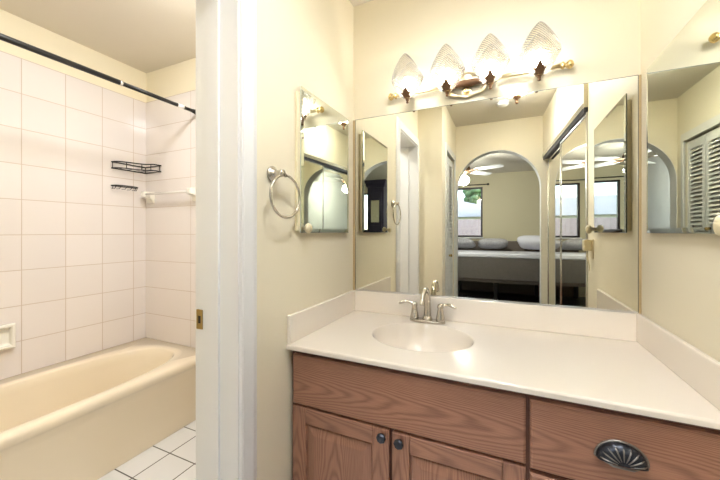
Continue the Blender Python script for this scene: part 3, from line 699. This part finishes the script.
# curtain rod over the window
cr = thing('window_curtain_rod', (-.72, BY, 2.24), 'thin dark curtain rod above the bedroom window', 'curtain rod')
obj('rod', M().tube([(-1.12, BY+.06, 2.235), (-.33, BY+.06, 2.235)], .010, 10), BLACK, cr)
for x in (-1.13, -.32): obj('finial', M().ball((x, BY+.06, 2.235), .022, 12, 8), BLACK, cr)
for x in (-1.07, -.40): obj('bracket', M().tube([(x, BY+.0005, 2.235), (x, BY+.06, 2.235)], .007, 8), BLACK, cr)
# ceiling fan
fx_, fy_ = -.60, -2.12
fn = thing('ceiling_fan', (fx_, fy_, H), 'white ceiling fan with a lit glass globe in the bedroom', 'ceiling fan')
obj('down_rod', M().lathe([(.06, -.0005), (.055, -.03), (.014, -.045), (.014, -.17)], (fx_, fy_, H), 'z', 20), BRONZE, fn)
obj('motor', M().lathe([(.03, -.17), (.09, -.185), (.11, -.22), (.11, -.26), (.085, -.29), (.05, -.305), (.045, -.34)], (fx_, fy_, H), 'z', 28), BRONZE, fn)
for k in range(5):
    a = radians(20+72*k); T = Matrix.Translation((fx_, fy_, H-.262)) @ Matrix.Rotation(a, 4, 'Z') @ Matrix.Rotation(radians(10), 4, 'X')
    m = M().prism([(.20, -.045), (.26, -.058), (.55, -.068), (.60, -.050), (.615, 0), (.60, .050), (.55, .068), (.26, .058), (.20, .045)], 'z', -.004, .004, T)
    b = obj('blade', m, FANWHITE, fn, .001)
    obj('blade_iron', M().prism([(.08, -.012), (.20, -.02), (.25, -.03), (.25, .03), (.20, .02), (.08, .012)], 'z', -.009, -.0045, T), BRONZE, b)
obj('glass_globe', M().lathe([(.045, -.34), (.075, -.36), (.095, -.40), (.090, -.44), (.06, -.475), (0, -.488)], (fx_, fy_, H), 'z', 28), FANM, fn)
# carved armoire
a0, a1, b0, b1 = .55, .90, -2.72, -2.38
am = thing('armoire', ((a0+a1)/2, (b0+b1)/2, 0), 'tall dark carved armoire with a mirrored door in the bedroom', 'armoire')
obj('body', M().box(a0+.015, a1-.015, b0, b1, .10, 2.06), CARVED, am, .006)
obj('base', M().box(a0, a1, b0-.01, b1+.015, 0, .10), CARVED, am, .008)
R = []
for ins, z in ((.012, 2.06), (.0, 2.08), (-.012, 2.10), (-.015, 2.13), (-.035, 2.16), (-.04, 2.19), (-.03, 2.20)):
    R.append([(a0+ins, b0+ins, z), (a1-ins, b0+ins, z), (a1-ins, b1-ins, z), (a0+ins, b1-ins, z)])
obj('cornice', M().rings(R, True, True, True, False), CARVED, am)
fx1 = b1
dr_ = obj('door', M().box(a0+.05, a1-.05, fx1, fx1+.018, .20, 1.96), CARVED, am, .004)
obj('mirror_pane', M().box(a0+.095, a1-.095, fx1+.018, fx1+.021, 1.42, 1.82), MIRROR, dr_)
obj('carved_panel', M().box(a0+.09, a1-.09, fx1+.018, fx1+.028, .95, 1.36).box(a0+.09, a1-.09, fx1+.018, fx1+.028, .28, .88), CARVED, dr_, .006)

# ------------------------------------------------------------------ outdoors through the bedroom window
struct('ground', M().box(-14, 14, -22, BY-.13, -.35, -.25), GRASS, 'lawn outside the bedroom window', 'ground')
fe = thing('garden_fence', (-1.5, -7.6, -.25), 'pinkish wooden board fence outside the bedroom window', 'fence')
m = M()
for k in range(56):
    x = -5.6+k*.15; m.box(x, x+.143, -7.61, -7.59, -.25, 1.63+.015*random.random())
obj('fence_boards', m, FENCE, fe)
obj('fence_rail', M().box(-5.6, 2.8, -7.66, -7.61, .1, .18).box(-5.6, 2.8, -7.66, -7.61, 1.3, 1.38), FENCE, fe)
hs = thing('neighbour_house', (-2.6, -14, -.25), 'pale house with a grey roof beyond the garden fence', 'house')
obj('wall', M().box(-6.5, .6, -16, -12, -.25, 1.95), STUCCO, hs)
obj('roof', M().prism([(-16.4, 1.90), (-11.6, 1.90), (-14, 2.85)], 'x', -6.9, 1.0), SHINGLE, hs)
obj('window', M().box(-2.4, -1.3, -12.0, -11.96, .6, 1.5), FRAMEDARK, hs)
for x, y, h, r, lab in ((-.80, -10.9, 2.9, .75, 'leafy green tree beyond the fence right of the house roof'), (-4.6, -10.6, 4.2, 1.5, 'large leafy green tree beyond the fence at the far left'), (2.6, -12.8, 3.2, 1.3, 'bushy green tree beyond the fence behind the wall')):
    t_ = thing('garden_tree', (x, y, -.25), lab, 'tree', 'trees beyond the fence')
    obj('trunk', M().tube([(x, y, -.25), (x+.05, y, 1.2), (x, y, h-.6)], [.14, .11, .05], 10), BARK, t_)
    m = M()
    for k in range(170):
        a, e_ = random.uniform(0, 2*pi), random.uniform(-1, 1); q = r*random.uniform(.5, 1)
        c = (x+q*cos(a)*sqrt(1-e_*e_), y+q*sin(a)*sqrt(1-e_*e_), h+.75*q*e_); s_ = random.uniform(.10, .22)
        m.ball(c, s_, 6, 4, (1, 1, .6))
    obj('crown', m, LEAF, t_)
